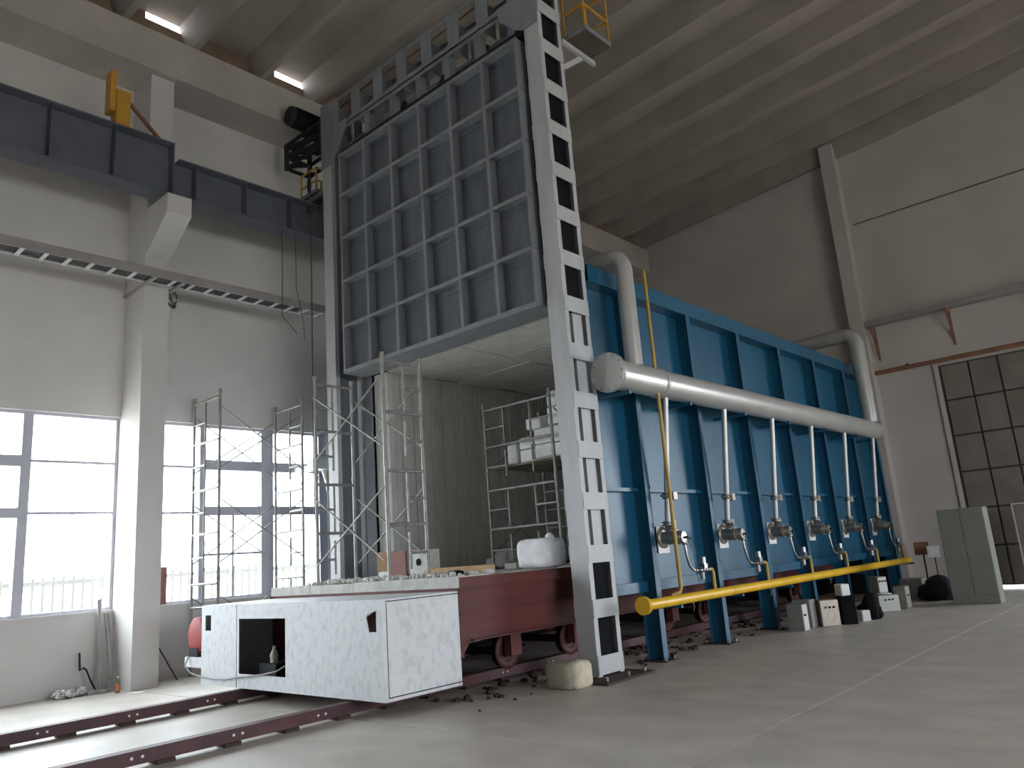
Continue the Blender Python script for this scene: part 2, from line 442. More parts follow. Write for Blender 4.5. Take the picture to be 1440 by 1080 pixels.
lone('hanging_wire', MB().tube([(-11.95, 7.32, 7.83), (-11.95, 7.33, 6.9), (-11.95, 7.32, 6.15), (-11.93, 7.62, 5.85)], .008, 6), 'cable', 'thin dark wire with a bent end hanging under the girder', 'wire', loc=(-11.95, 7.32, 7.8))
lone('hanging_wire', MB().tube([(-11.85, 7.55, 7.83), (-11.85, 7.56, 6.7), (-11.85, 7.7, 6.1), (-11.85, 7.72, 5.75)], .007, 6), 'cable', 'second thin wire hanging under the girder, nearer the gate', 'wire', loc=(-11.85, 7.55, 7.8))

# ------------------------------------------------------------------ furnace
F = thing('furnace', (-8.67, 14.5, 0), 'large blue bogie hearth furnace shell standing on blue legs', 'furnace')
FX, FO = -6.20, -5.97          # side panel plane, outer face of the ribs
Y0, Y1 = 8.56, 20.4
rib_y = [9.50, 11.33, 13.16, 14.99, 16.82, 18.65, 20.3]
pan = [Y0] + rib_y
for i in range(len(pan)-1):
    part('side_panel', B(FX-.03, FX, pan[i]+.004, pan[i+1]-.004, 0.92, 5.5), 'blue', F)
part('far_side_panel', B(-11.17, -11.14, Y0, Y1, 0.92, 5.5), 'blue', F)
part('far_light_blocker', B(-11.16, -11.14, Y0+.2, Y1, 0.03, 0.915), 'dark', F)  # unseen plate, added to keep window light out from under the furnace
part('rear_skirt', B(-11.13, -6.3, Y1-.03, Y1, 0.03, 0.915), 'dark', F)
part('roof_plate', B(-11.17, FX, Y0, Y1, 5.50, 5.53), 'blue', F)
part('rear_panel', B(-11.14, FX-.03, Y1-.03, Y1, 0.92, 5.5), 'blue', F)
fp = MB().box(-11.22, -10.97, Y0-.02, Y0, .04, 5.5).box(-6.38, FX-.03, Y0, Y0+.03, 1.36, 5.5).box(-10.97, -6.38, Y0, Y0+.03, 5.30, 5.5)
part('front_frame', fp, 'gate', F)
tr = MB().box(FX, FO, Y0, Y1, 5.50, 5.53).box(FO-.015, FO, Y0, Y1, 5.28, 5.50).box(FX, FO-.015, Y0, Y1, 5.28, 5.295)
part('top_rail', tr, 'blue', F)
part('bottom_rail', MB().box(FX, FX+.07, Y0, Y1, 0.92, 0.935).box(FX+.055, FX+.07, Y0, Y1, 0.935, 1.06), 'blue', F)
for i, y in enumerate(rib_y):
    part('rib', MB().box(FX, FO-.014, y-.007, y+.007, .92, 5.28).box(FO-.014, FO, y-.06, y+.06, .92, 5.28), 'blue', F)
    lg = part('leg', MB().box(FX-.02, FO-.014, y-.007, y+.007, .015, .92).box(FO-.014, FO, y-.06, y+.06, .015, .92).box(FX-.034, FX-.02, y-.06, y+.06, .015, .92), 'blue', F)
    part('base_plate', B(FX-.14, FO+.10, y-.16, y+.16, 0, .015), 'railpad', lg)
    for sx in (FX-.09, FO+.06):
        for sy in (-.11, .11): part('anchor_bolt', MB().cyl((sx, y+sy, .0), (sx, y+sy, .06), .014, 8), 'chrome', lg)
for i in range(len(pan)-1):
    part('mid_angle', MB().box(FX, FX+.09, pan[i]+.03, pan[i+1]-.03, 2.35, 2.362).box(FX+.08, FX+.09, pan[i]+.03, pan[i+1]-.03, 2.31, 2.35), 'blue', F)
    if i > 0: part('lug', B(FX, FX+.09, pan[i]+.30, pan[i]+.42, 2.362, 2.40), 'blue', F)
for y in rib_y:
    part('far_leg', B(-11.2, -11.05, y-.06, y+.06, 0, .92), 'blue', F)
# lining: left wall, right wall, roof and jambs, in upright or crosswise strips
n = 80
for i in range(n):
    y = 8.60 + i*0.145
    dx = rnd.uniform(-.02, .012)
    part('lining_strip', B(-10.97, -10.58+dx, y+.006, y+.139, 1.38, 4.96), 'fibre', F)
for i in range(20):
    y = 8.60 + i*0.58
    part('lining_strip', B(-6.75+rnd.uniform(-.01, .01), -6.38, y+.004, y+.576, 1.38, 4.96), 'fibre', F)
for i in range(20):
    y = 8.60 + i*0.58
    for j in range(2):
        part('roof_lining_block', B(-10.57+1.91*j+.006, -8.66+1.91*j-.006, y+.005, y+.575, 4.96+rnd.uniform(-.012, .012), 5.30), 'fibre', F)
part('rear_lining', B(-10.57, -6.76, 19.9, 20.2, 1.38, 4.95), 'fibre', F)

# ------------------------------------------------------------------ lifting frame of the door (two laced columns and a laced beam)
G = thing('gate_frame', (-8.68, 8.17, 0), 'tall grey gate frame of two laced columns and a top beam', 'frame')
ZT = 9.62
def column(x0, x1, nm, solid):
    c = part(nm, MB().box(x0, x1, 7.90, 7.915, .03, 10.4).box(x0, x1, 8.425, 8.44, .03, 10.4)
             .box(x1-.012, x1, 7.915, 7.985, .03, 10.4).box(x1-.012, x1, 8.36, 8.425, .03, 10.4)
             .box(x0, x0+.012, 7.915, 7.985, .03, 10.4).box(x0, x0+.012, 8.36, 8.425, .03, 10.4), 'column', G)
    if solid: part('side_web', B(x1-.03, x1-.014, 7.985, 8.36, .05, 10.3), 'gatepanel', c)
    else:
        pb = part('batten', B(x1, x1+.012, 7.905, 8.435, 0.05, 0.27), 'column', c)
        for k in range(1, 15):
            q = pb.copy(); COL.objects.link(q); q.location = (0, 0, .665*k)
    pb = part('batten', B(x0-.012, x0, 7.905, 8.435, 0.05, 0.27), 'column', c)
    for k in range(1, 15):
        q = pb.copy(); COL.objects.link(q); q.location = (0, 0, .665*k)
    part('guide_plate', B(x1-.09, x1-.045, 8.115, 8.325, 1.40, 4.72), 'column', c)
    part('core_shade', B(x0+.05, x1-.12, 8.0, 8.34, 1.40, 4.72), 'black', c)  # black fill in place of the shade inside the column
    part('core_shade', B(x0+.05, x1-.05, 8.0, 8.34, .05, 1.38), 'black', c)
    part('core_shade', B(x0+.05, x1-.05, 8.0, 8.34, 4.74, 10.2), 'black', c)
    part('foot_plate', B(x0-.30, x1+.34, 7.60, 8.62, 0, .028), 'railpad', c)
    for bx, by in ((x1+.25, 7.72), (x1+.25, 8.17), (x1+.25, 8.52), (x0-.2, 7.72), (x0-.2, 8.52)):
        part('anchor_bolt', MB().cyl((bx, by, .028), (bx, by, .075), .02, 8), 'chrome', c)
    return c
column(-6.22, -5.94, 'right_column', False)
column(-11.43, -11.15, 'left_column', True)
tb = part('top_beam', MB().box(-11.15, -6.22, 7.90, 7.915, 9.70, 9.80).box(-11.15, -6.22, 7.90, 7.99, 9.70, 9.712).box(-11.15, -6.22, 7.90, 7.915, 10.28, 10.38).box(-11.15, -6.22, 7.9, 7.99, 10.37, 10.38)
          .box(-11.15, -6.22, 8.425, 8.44, 9.70, 9.80).box(-11.15, -6.22, 8.35, 8.44, 9.70, 9.712).box(-11.15, -6.22, 8.425, 8.44, 10.28, 10.38).box(-11.15, -6.22, 8.35, 8.44, 10.37, 10.38), 'gate', G)
for k in range(8):
    x = -10.99 + .66*k
    part('beam_batten', B(x-.13, x+.13, 7.888, 7.90, 9.72, 10.36), 'gate', tb)
    part('beam_batten', B(x-.13, x+.13, 8.44, 8.452, 9.72, 10.36), 'gate', tb)
    part('beam_diaphragm', B(x-.13, x-.118, 7.99, 8.35, 9.74, 10.34), 'gate', tb)
part('gusset', MB().prism([(-6.72, 7.888, 9.80), (-6.66, 7.888, 9.55), (-6.36, 7.888, 9.24), (-6.22, 7.888, 9.16), (-5.94, 7.888, 9.16), (-5.94, 7.888, 10.4), (-6.22, 7.888, 10.4), (-6.30, 7.888, 9.80)], (0, -.012, 0)), 'gate', G)
part('gusset', MB().prism([(-10.61, 7.888, 9.80), (-10.66, 7.888, 9.60), (-10.92, 7.888, 9.2), (-11.15, 7.888, 9.05), (-11.43, 7.888, 9.05), (-11.43, 7.888, 10.4), (-11.15, 7.888, 10.4), (-11.10, 7.888, 9.80)], (0, -.012, 0)), 'gate', G)
for k in range(6):
    x = -10.15 + .72*k
    part('hanger_post', B(x-.07, x+.07, 8.0, 8.14, 9.28, 9.70), 'gate', G)
part('shaft_beam', B(-10.9, -6.24, 7.96, 8.20, 9.16, 9.28), 'dark', G)
for k in range(4):
    x = -9.9 + 1.05*k
    part('bracing', MB().bar((x, 8.32, 9.22), (x+.5, 8.32, 9.72), .05, .09), 'dark', G)
part('shaft', MB().cyl((-11.1, 8.3, 9.5), (-6.3, 8.3, 9.5), .06, 12), 'dark', G)
part('signal_line', MB().tube([(-11.4, 8.2, 10.42), (-10.5, 8.2, 10.50), (-9.0, 8.2, 10.44), (-7.5, 8.2, 10.46), (-6.0, 8.2, 10.42)], .018, 6), 'brownpipe', G)
part('sheave', MB().cyl((-11.25, 8.05, 10.5), (-11.25, 8.13, 10.5), .13, 16), 'brownpipe', G)

# ------------------------------------------------------------------ furnace door
D = thing('furnace_door', (-8.54, 8.0, 4.87), 'raised square furnace door of grey ribbed steel panels', 'door')
DX0, DX1, DZ0, DZ1, DY = -10.78, -6.30, 4.87, 9.06, 7.80
cw, chh = (DX1-DX0)/6, (DZ1-DZ0)/5
for i in range(6):
    for j in range(5):
        x0 = DX0+i*cw; z0 = DZ0+j*chh
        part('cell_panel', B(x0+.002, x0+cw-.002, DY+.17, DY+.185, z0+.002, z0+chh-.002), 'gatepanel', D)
        part('cell_batten', B(x0+.05, x0+cw-.05, DY+.155, DY+.17, z0+chh-.125, z0+chh-.09), 'gatepanel', D)
for i in range(7):
    x = DX0+i*cw
    xa, xb = (x, x+.05) if i == 0 else (x-.05, x) if i == 6 else (x-.03, x+.03)
    part('upright_rib', MB().box(xa, xb, DY, DY+.012, DZ0, DZ1).box((xa+xb)/2-.006, (xa+xb)/2+.006, DY+.012, DY+.17, DZ0, DZ1), 'gate', D)
for j in range(6):
    z = DZ0+j*chh
    za, zb = (z, z+.055) if j == 0 else (z-.055, z) if j == 5 else (z-.03, z+.03)
    part('cross_rib', MB().box(DX0, DX1, DY-.004, DY+.008, za, zb).box(DX0, DX1, DY+.008, DY+.17, (za+zb)/2-.006, (za+zb)/2+.006), 'gate', D)
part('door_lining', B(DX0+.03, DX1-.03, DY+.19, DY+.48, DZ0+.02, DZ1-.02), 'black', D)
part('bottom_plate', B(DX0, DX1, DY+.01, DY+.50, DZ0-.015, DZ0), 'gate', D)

# hoist machinery at the upper left of the gate
hm = thing('hoist_motor', (-12.1, 8.0, 10.2), 'black hoist motor sticking out at the upper left of the gate', 'motor')
part('motor_body', MB().lathe((-12.1, 7.66, 10.44), [(.16, 0), (.21, .04), (.21, .62), (.17, .66), (.10, .70), (.10, .80)], 'y', 20), 'black', hm)
part('motor_mount', B(-12.3, -11.44, 7.95, 8.42, 10.21, 10.25), 'dark', hm)
part('fan_cover', MB().lathe((-12.1, 7.57, 10.44), [(.14, 0), (.20, .03), (.20, .09)], 'y', 20), 'dark', hm)
cw_ = thing('drive_cage', (-12.1, 8.1, 9.15), 'dark open steel cage holding the hoist drive beside the left column', 'cage')
cx0, cx1, cy0, cy1, cz0, cz1 = -12.78, -11.46, 7.90, 8.55, 9.62, 10.2
for x in (cx0, cx1-.1):
    for y in (cy0, cy1-.1): part('cage_post', B(x, x+.1, y, y+.06, cz0, cz1), 'dark', cw_)
for z in (cz0, (cz0+cz1)/2-.035, cz1-.07):
    for y in (cy0, cy1-.1): part('cage_rail', B(cx0+.1, cx1-.1, y+.01, y+.05, z, z+.07), 'dark', cw_)
    for x in (cx0, cx1-.1): part('cage_rail', B(x+.01, x+.05, cy0+.1, cy1-.1, z, z+.07), 'dark', cw_)
for za, zb in ((cz0+.1, (cz0+cz1)/2), ((cz0+cz1)/2, cz1-.1)):
    part('cage_brace', MB().bar((cx0+.05, cy0+.1, za), (cx0+.05, cy1-.1, zb), .07, .07), 'dark', cw_)
    part('cage_brace', MB().bar((cx0+.1, cy0+.05, zb), (cx1-.1, cy0+.05, za), .07, .07), 'dark', cw_)
part('gearbox', B(-11.86, -11.57, 8.05, 8.40, 9.74, 10.08), 'dark', cw_, 0.02)
part('drum', MB().cyl((-12.12, 8.22, 9.91), (-11.87, 8.22, 9.91), .13, 16), 'dark', cw_)

def platform(x0, x1, y0, y1, z, h, m, label):
    t = thing('service_platform', ((x0+x1)/2, (y0+y1)/2, z), label, 'platform')
    part('deck', B(x0, x1, y0, y1, z, z+.04), 'rustdeck', t)
    part('toe_board', MB().box(x0, x1, y0-.01, y0, z, z+.07).box(x1, x1+.01, y0, y1, z, z+.07).box(x0, x1, y1, y1+.01, z, z+.07), 'gate', t)
    for x, y in ((x0+.015, y0+.015), (x1-.015, y0+.015), (x1-.015, y1-.015), (x0+.015, y1-.015)):
        part('rail_post', B(x-.015, x+.015, y-.015, y+.015, z+.04, z+h), m, t)
    for k in (.5, 1.0):
        part('guard_rail', MB().box(x0+.03, x1-.03, y0, y0+.03, z+h*k-.03, z+h*k).box(x0+.03, x1-.03, y1-.03, y1, z+h*k-.03, z+h*k).box(x1-.03, x1, y0+.03, y1-.03, z+h*k-.03, z+h*k), m, t)
    return t
t = platform(-6.02, -5.60, 8.62, 9.28, 9.22, .95, 'orange', 'small service platform with yellow guard rails behind the right column')
part('support_arm', MB().bar((-5.94, 8.45, 9.10), (-5.94, 9.28, 9.10), .05, .08), 'column', t)
part('support_arm', MB().bar((-5.97, 8.45, 8.66), (-5.97, 8.95, 9.06), .05, .08), 'column', t)
t = platform(-12.35, -11.80, 8.0, 8.5, 8.79, .55, 'ochre', 'small railed platform below the drive cage beside the left column')
part('support_arm', MB().bar((-11.44, 8.08, 8.75), (-12.3, 8.08, 8.75), .06, .07).bar((-11.44, 8.40, 8.75), (-12.3, 8.40, 8.75), .06, .07), 'gate', t)
hk = thing('hoist_chain', (-11.75, 8.0, 7.4), 'dark hoist chain with hook hanging beside the left gate column', 'chain')
part('chain', MB().tube([(-11.62, 7.72, 9.2), (-11.62, 7.74, 7), (-11.62, 7.72, 4.2), (-11.62, 7.73, 2.4)], .012, 6), 'cable', hk)
part('hook_block', MB().lump((-11.62, 7.72, 8.75), (.1, .08, .34), 3, jit=.05), 'dark', hk)
part('hook_ball', MB().lump((-11.62, 7.72, 8.24), (.13, .13, .18), 4, jit=.05), 'dark', hk)

# ------------------------------------------------------------------ furnace car
C = thing('furnace_car', (-8.62, 11.5, .15), 'red bogie car with a scuffed white front box, half out of the furnace', 'car')
bx0, bx1, by0, by1, bz0, bz1 = -10.60, -6.64, 5.22, 6.30, .17, 1.19
# front plates: left plate with a cable hole, right plate with the big hatch
SEAM = -9.655
lp = MB()
lp.box(bx0, bx0+.10, by0, by0+.012, bz0, bz1).box(bx0+.10, bx0+.26, by0, by0+.012, bz0, .86).box(bx0+.10, bx0+.26, by0, by0+.012, 1.06, bz1).box(bx0+.26, SEAM-.008, by0, by0+.012, bz0, bz1)
part('front_plate', lp, 'white_box', C)
rp = MB()
rp.box(SEAM+.008, -9.60, by0, by0+.012, bz0, bz1).box(-9.60, -8.51, by0, by0+.012, bz0, .34).box(-9.60, -8.51, by0, by0+.012, 1.01, bz1)
hx0, hx1, hz0, hz1 = -6.93, -6.76, .86, 1.07
rp.box(-8.51, hx0, by0, by0+.012, bz0, bz1).box(hx1, bx1, by0, by0+.012, bz0, bz1).box(hx0, hx1, by0, by0+.012, bz0, hz0).box(hx0, hx1, by0, by0+.012, hz1, bz1)
part('front_plate', rp, 'white_box', C)
# torn edges round the cable hole
part('torn_flap', MB().prism([(hx0-.01, by0-.004, hz1+.02), (hx0+.03, by0-.03, hz1-.06), (hx0+.08, by0-.05, hz1-.03), (hx1+.01, by0-.004, hz1+.01)], (0, .006, 0)), 'white_box', C)
part('torn_flap', MB().prism([(hx0-.005, by0-.002, hz0-.005), (hx0+.05, by0-.002, hz0-.005), (hx0+.012, by0-.002, hz0+.12), (hx0-.005, by0-.002, hz0+.14)], (0, .006, 0)), 'white_box', C)
part('side_plate', B(bx1-.012, bx1, by0+.05, by1, bz0+.045, bz1-.03), 'white_box', C)
part('corner_backing', B(bx1-.04, bx1-.016, by0+.014, by1, bz0+.013, bz1-.013), 'dark', C)
part('edge_angle', MB().box(bx1-.012, bx1, by0+.012, by0+.038, bz0, bz1-.012).box(bx1-.012, bx1, by0+.038, by1, bz0, bz0+.033).box(bx1-.012, bx1, by0+.038, by1, bz1-.02, bz1-.012), 'white_box', C)
part('far_side_plate', B(bx0, bx0+.012, by0+.012, by1, bz0+.01, bz1-.012), 'white_box', C)
part('top_plate', B(bx0, bx1, by0+.012, by1, bz1-.012, bz1), 'white_box', C)
part('floor_plate', B(bx0+.012, bx1-.012, by0+.012, by1, bz0, bz0+.012), 'red', C)
part('inner_bulkhead', B(bx0+.012, bx1-.012, by1-.012, by1, bz0+.012, bz1-.012), 'red', C)
part('inner_box', B(-9.42, -9.02, 5.40, 5.75, .183, .45), 'dark', C)
part('inner_bottle', MB().lathe((-9.22, 5.5, .45), [(.05, 0), (.055, .09), (.02, .17), (.02, .20)], 'z', 12), 'refractory', C)
# body
cy1 = 18.4
sf = [(bx1, 6.31, .45), (bx1, 6.46, .62), (bx1, cy1, .62), (bx1, cy1, 1.22), (bx1, 6.31, 1.22)]
part('side_frame', MB().prism(sf, (-.02, 0, 0)), 'red', C)
part('side_frame', MB().prism([(-10.70, y, z) for _, y, z in sf], (.02, 0, 0)), 'red', C)
part('side_flange', B(bx1, bx1+.05, 6.32, cy1, 1.20, 1.22), 'red', C)
part('side_flange', B(bx1, bx1+.05, 6.47, cy1, .62, .64), 'red', C)
part('side_seam', B(bx1, bx1+.012, 6.32, cy1, .92, .94), 'red', C)
part('cross_frame', MB().box(-10.68, bx1-.02, 6.34, 6.37, .45, 1.22).box(-10.68, bx1-.02, cy1-.03, cy1, .62, 1.22).box(-10.68, bx1-.02, 6.38, cy1-.04, .62, .66), 'red', C)
nb = 21
for i in range(nb):
    y0 = 6.33 + i*(cy1-6.33)/nb; y1 = 6.33 + (i+1)*(cy1-6.33)/nb
    for j in range(4):
        x0 = -10.70 + j*1.015
        part('deck_block', B(x0+.004, x0+1.011, y0+.004, y1-.004, 1.222, 1.345+rnd.uniform(-.008, .008)), 'refractory' if j < 3 or i else 'refractory', C)
part('deck_edge', B(bx1, bx1+.03, 6.34, cy1, 1.222, 1.34), 'red', C)
# wheels
for yb in (7.67, 8.99, 11.64, 12.92, 15.6, 16.9):
    for x in (-7.26, -9.86):
        wh = part('wheel', MB().lathe((x-.07, yb, .345), [(.05, -.02), (.17, -.02), (.19, 0), (.19, .09), (.225, .10), (.225, .13), (.13, .13), (.12, .10), (.07, .10), (.06, .16)], 'x', 24), 'wheel', C)
    part('axle', MB().cyl((-9.80, yb, .345), (-7.3, yb, .345), .05, 10), 'dark', C)
    part('axle_box', B(-7.16, -7.04, yb-.10, yb+.10, .30, .62), 'red', C)
# hose drum on a ledge at the car's left flank
part('ledge', B(-11.13, -10.62, 5.24, 5.72, .37, .50), 'white_box', C)
hd = thing('cable_drum', (-10.95, 5.45, .5), 'red cable drum standing on the ledge left of the white box', 'drum')
part('drum_flange', MB().lathe((-10.95, 5.30, .78), [(.05, 0), (.22, 0), (.25, .02), (.25, .05), (.20, .06)], 'y', 28), 'reddrum', hd)
part('drum_flange', MB().lathe((-10.95, 5.52, .78), [(.20, 0), (.25, .01), (.25, .04), (.22, .06), (.05, .06)], 'y', 28), 'reddrum', hd)
part('drum_barrel', MB().lathe((-10.95, 5.36, .78), [(.205, 0), (.215, .08), (.205, .16)], 'y', 28), 'reddrum', hd)
part('drum_stand', MB().box(-11.07, -10.83, 5.28, 5.60, .50, .53).box(-11.05, -10.85, 5.285, 5.295, .53, .62).box(-11.05, -10.85, 5.585, 5.595, .53, .62), 'dark', hd)
lone('power_cable', MB().tube([(-11.0, 5.24, .52), (-10.96, 5.16, .40), (-10.8, 5.17, .31), (-10.55, 5.19, .27), (-10.2, 5.185, .255), (-9.85, 5.19, .265), (-9.6, 5.19, .30), (-9.3, 5.19, .325), (-9.0, 5.20, .355), (-8.7, 5.21, .40), (-8.6, 5.28, .46)], .010, 8), 'ctrl', 'thin grey cable drooping across the front of the white box', 'cable', loc=(-9.8, 5.19, .26))

# rails
def rail(x, y0, y1, label):
    t = thing('rail', (x, (y0+y1)/2, 0), label, 'rail', 'pair of maroon rails')
    part('rail_web', MB().box(x-.05, x+.05, y0, y1, .05, .06).box(x-.008, x+.008, y0, y1, .06, .135).box(x-.045, x+.045, y0, y1, .135, .15), 'rail', t)
    part('rail_cheek', B(x+.05, x+.062, y0, y1, .035, .150), 'rail', t)
    part('rail_cheek', B(x-.062, x-.05, y0, y1, .035, .150), 'rail', t)
    k = 0; y = y0+.2
    while y < y1:
        part('rail_pad', B(x-.085, x+.085, y, y+.16, 0, .034), 'railpad', t)
        y += .62; k += 1
    y = y0+.35
    while y < 9.5:
        for dy in (0, .09): part('rail_bolt', MB().cyl((x+.062, y+dy, .095), (x+.072, y+dy, .095), .013, 8), 'white', t)
        y += .92
    return t
rail(-7.27, -2.0, 20.0, 'right maroon car rail, nearer the viewer, running under the white box')
rail(-9.62, -2.0, 20.0, 'left maroon car rail, nearer the windows, running under the white box')

# ------------------------------------------------------------------ things lying on the car
rb = MB()
r2 = random.Random(3)
for i in range(300):
    x = r2.uniform(-9.9, -6.75); y = 6.45 + abs(r2.gauss(0, .35)); s = r2.uniform(.02, .08)
    rb.lump((x, y, 1.352+s*.3), (s*1.5, s*1.3, s), i, 5, 3, .25, smooth=False)
o = part('rubble', rb, 'fibre'); o['kind'] = 'stuff'; tag(o, 'scattered white fibre rubble along the front edge of the car deck', 'rubble')
db = MB()
for i in range(200):
    x = r2.uniform(-7.15, -6.0); y = r2.uniform(5.9, 14.5); s = r2.uniform(.02, .08)
    if abs(x+6.08) < .45 and 7.4 < y < 8.7: continue
    if -7.40 < x < -7.12: continue
    if x > -6.6 and r2.random() < .5: continue
    db.lump((x, y, s*.3), (s*1.8, s*1.5, s), i, 5, 3, .3, smooth=False)
o = part('debris', db, 'railpad'); o['kind'] = 'stuff'; tag(o, 'dark rusty debris strewn beside the right rail under the car', 'debris')
lone('timber', MB().obox((-7.77, 7.42, 1.405), (1.24, .10, .10), .03), 'timber', 'raw wooden beam lying on the car deck', 'timber', loc=(-7.77, 7.42, 1.355), bevel=.006)
lone('dark_lump', MB().lump((-6.98, 6.62, 1.385), (.26, .14, .07), 8, jit=.2), 'black', 'black scrap of insulation on the edge of the car deck', 'scrap', loc=(-6.98, 6.62, 1.355))
lone('board', MB().obox((-9.62, 7.9, 1.55), (.34, .04, .40), 0.1), 'pinkboard', 'dull red board standing on the deck between the scaffold posts', 'board', loc=(-9.62, 7.9, 1.355))
t = thing('burner_block', (-9.1, 7.95, 1.355), 'grey square block with a dark round hole standing on the deck', 'block')
part('block', B(-9.36, -8.88, 7.90, 8.10, 1.356, 1.74), 'refractory', t, .01)
part('hole', MB().cyl((-9.14, 7.898, 1.56), (-9.14, 7.890, 1.56), .055, 16), 'black', t)
lone('carton', MB().obox((-9.98, 7.95, 1.61), (.22, .2, .30), .15), 'cardboard', 'brown cardboard carton standing on a white block by the left scaffold post', 'carton', loc=(-9.98, 7.95, 1.46), bevel=.005)
lone('fibre_block', MB().obox((-9.93, 7.95, 1.407), (.24, .24, .095), .05), 'fibre', 'white fibre block under the brown carton', 'block', loc=(-9.93, 7.95, 1.355), bevel=.01)
t = thing('woven_bag', (-6.92, 8.15, 1.355), 'bulging white woven bag on the deck beside the right column', 'bag')
part('sack', MB().lump((-6.86, 8.1, 1.55), (.58, .42, .39), 5, 22, 14, .05, .32), 'bag', t)
part('tie', MB().lump((-6.66, 8.06, 1.73), (.14, .12, .16), 6, 8, 6, .1), 'bag', t)
for i, (x, y, sx, sz, lb) in enumerate([(-9.15, 10.0, .62, .32, 'grey cloth roll lying on the deck behind the white bag'), (-8.45, 9.9, .50, .34, 'grey wrapped bundle on the deck, close behind the white bag'), (-9.55, 10.05, .3, .2, 'small grey bundle on the deck left of the cloth roll')]):
    lone('cloth_bundle', MB().lump((x, y, 1.355+sz/2), (sx, .4, sz), 20+i, 12, 8, .06, .6), 'greycloth', lb, 'bundle', loc=(x, y, 1.355))
lone('slab', MB().obox((-8.2, 9.0, 1.40), (.2, .2, .08), .2), 'fibre', 'small white slab on the deck far inside', 'slab', loc=(-8.2, 9, 1.355))

# ------------------------------------------------------------------ scaffolds
def scaffold(loc, W, Ln, lifts, lh, axis, label, ladder=.45, both=False):
    """W: width of a frame (along axis), Ln: distance between its two frames"""
    t = thing('scaffold', loc, label, 'scaffold')
    ox, oy, oz = loc
    def P(u, v, z): return (ox+u, oy+v, oz+z) if axis == 'x' else (ox+v, oy+u, oz+z)
    r = .025
    for v in (0, Ln):
        for k in range(lifts):
            b = k*lh
            fr = MB()
            for u in (0, W): fr.cyl(P(u, v, b+.0), P(u, v, b+lh-.004), r, 8)
            fr.cyl(P(r, v, b+lh-.09), P(W-r, v, b+lh-.09), r*.9, 8)
            fr.cyl(P(r, v, b+lh*.47), P(W-r, v, b+lh*.47), r*.9, 8)
            f = part('scaffold_frame', fr, 'scaf', t)
            us = [(W*(1-ladder), W)] if v and not both else [(0, W*ladder)]
            if both: us = [(0, W*.3), (W*.7, W)]
            for ua, ub in us:
                ld = MB()
                inner = ub if ua == 0 else ua
                ld.cyl(P(inner, v, b+lh*.47), P(inner, v, b+lh-.09), r*.75, 8)
                ld.cyl(P(inner, v, b+.12), P(inner, v, b+lh*.40), r*.75, 8)
                for z in (.22, .70):
                    ld.cyl(P(ua, v, b+lh*z), P(ub, v, b+lh*z), r*.75, 8)
                part('ladder_rungs', ld, 'scaf', f)
            cp = MB()
            for u in (0, W): cp.cyl(P(u, v, b+lh-.03), P(u, v, b+lh+.03), r*1.25, 8)
            part('coupling', cp, 'scaf', f)
    for k in range(lifts):
        b = k*lh
        for u in (0, W):
            s = -1 if u == 0 else 1
            part('cross_brace', MB().cyl(P(u+s*.024, .02, b+.25), P(u+s*.024, Ln-.02, b+lh-.3), .012, 6), 'scaf', t)
            part('cross_brace', MB().cyl(P(u+s*.048, Ln-.02, b+.25), P(u+s*.048, .02, b+lh-.3), .012, 6), 'scaf', t)
    return t
scaffold((-13.14, 6.28, 0), .92, 1.6, 3, 1.56, 'x', 'tall scaffold tower on the floor in front of the far window')
scaffold((-9.6, 6.42, 1.352), .66, 1.6, 2, 1.5, 'y', 'scaffold tower standing on the deck of the furnace car', )
t = scaffold((-9.2, 9.6, 1.352), 1.5, 1.5, 2, 1.4, 'x', 'dark scaffold tower inside the furnace with boarded platform', both=True)
for k in range(4):
    part('plank', B(-9.1, -7.5, 9.66+.37*k, 9.98+.37*k, 3.02, 3.06), 'plank', t)
# insulation packs on the platform
packs = [(-8.72, 9.95, .22, .36, 3.06), (-8.40, 9.95, .30, .22, 3.06), (-8.40, 9.95, .30, .20, 3.285), (-8.02, 9.95, .38, .26, 3.06), (-8.02, 9.95, .38, .26, 3.325),
         (-7.66, 9.95, .30, .24, 3.06), (-7.66, 9.95, .30, .28, 3.305), (-8.20, 9.95, .34, .20, 3.59), (-7.70, 9.95, .38, .30, 3.60), (-7.70, 9.95, .36, .26, 3.905)]
plabels = ['upright white pack at the left end of the row on the inner scaffold', 'low white pack next to the upright one on the inner scaffold', 'white pack lying on the low pack beside the upright one',
           'large bottom pack in the middle of the inner scaffold platform', 'large pack in the second layer in the middle of the inner platform', 'bottom pack at the right end of the inner scaffold platform',
           'second pack of the rightmost stack on the inner platform', 'small pack topping the middle stack on the inner platform', 'third pack of the rightmost stack on the inner platform', 'topmost pack of the rightmost stack, close under the furnace roof']
for (x, y, sx, sz, z), lb in zip(packs, plabels):
    lone('insulation_pack', MB().obox((x, y, z+sz/2), (sx-.012, .45, sz-.006), 0), 'bag', lb, 'pack', 'insulation packs on the inner scaffold', bevel=.03, loc=(x, y, z))

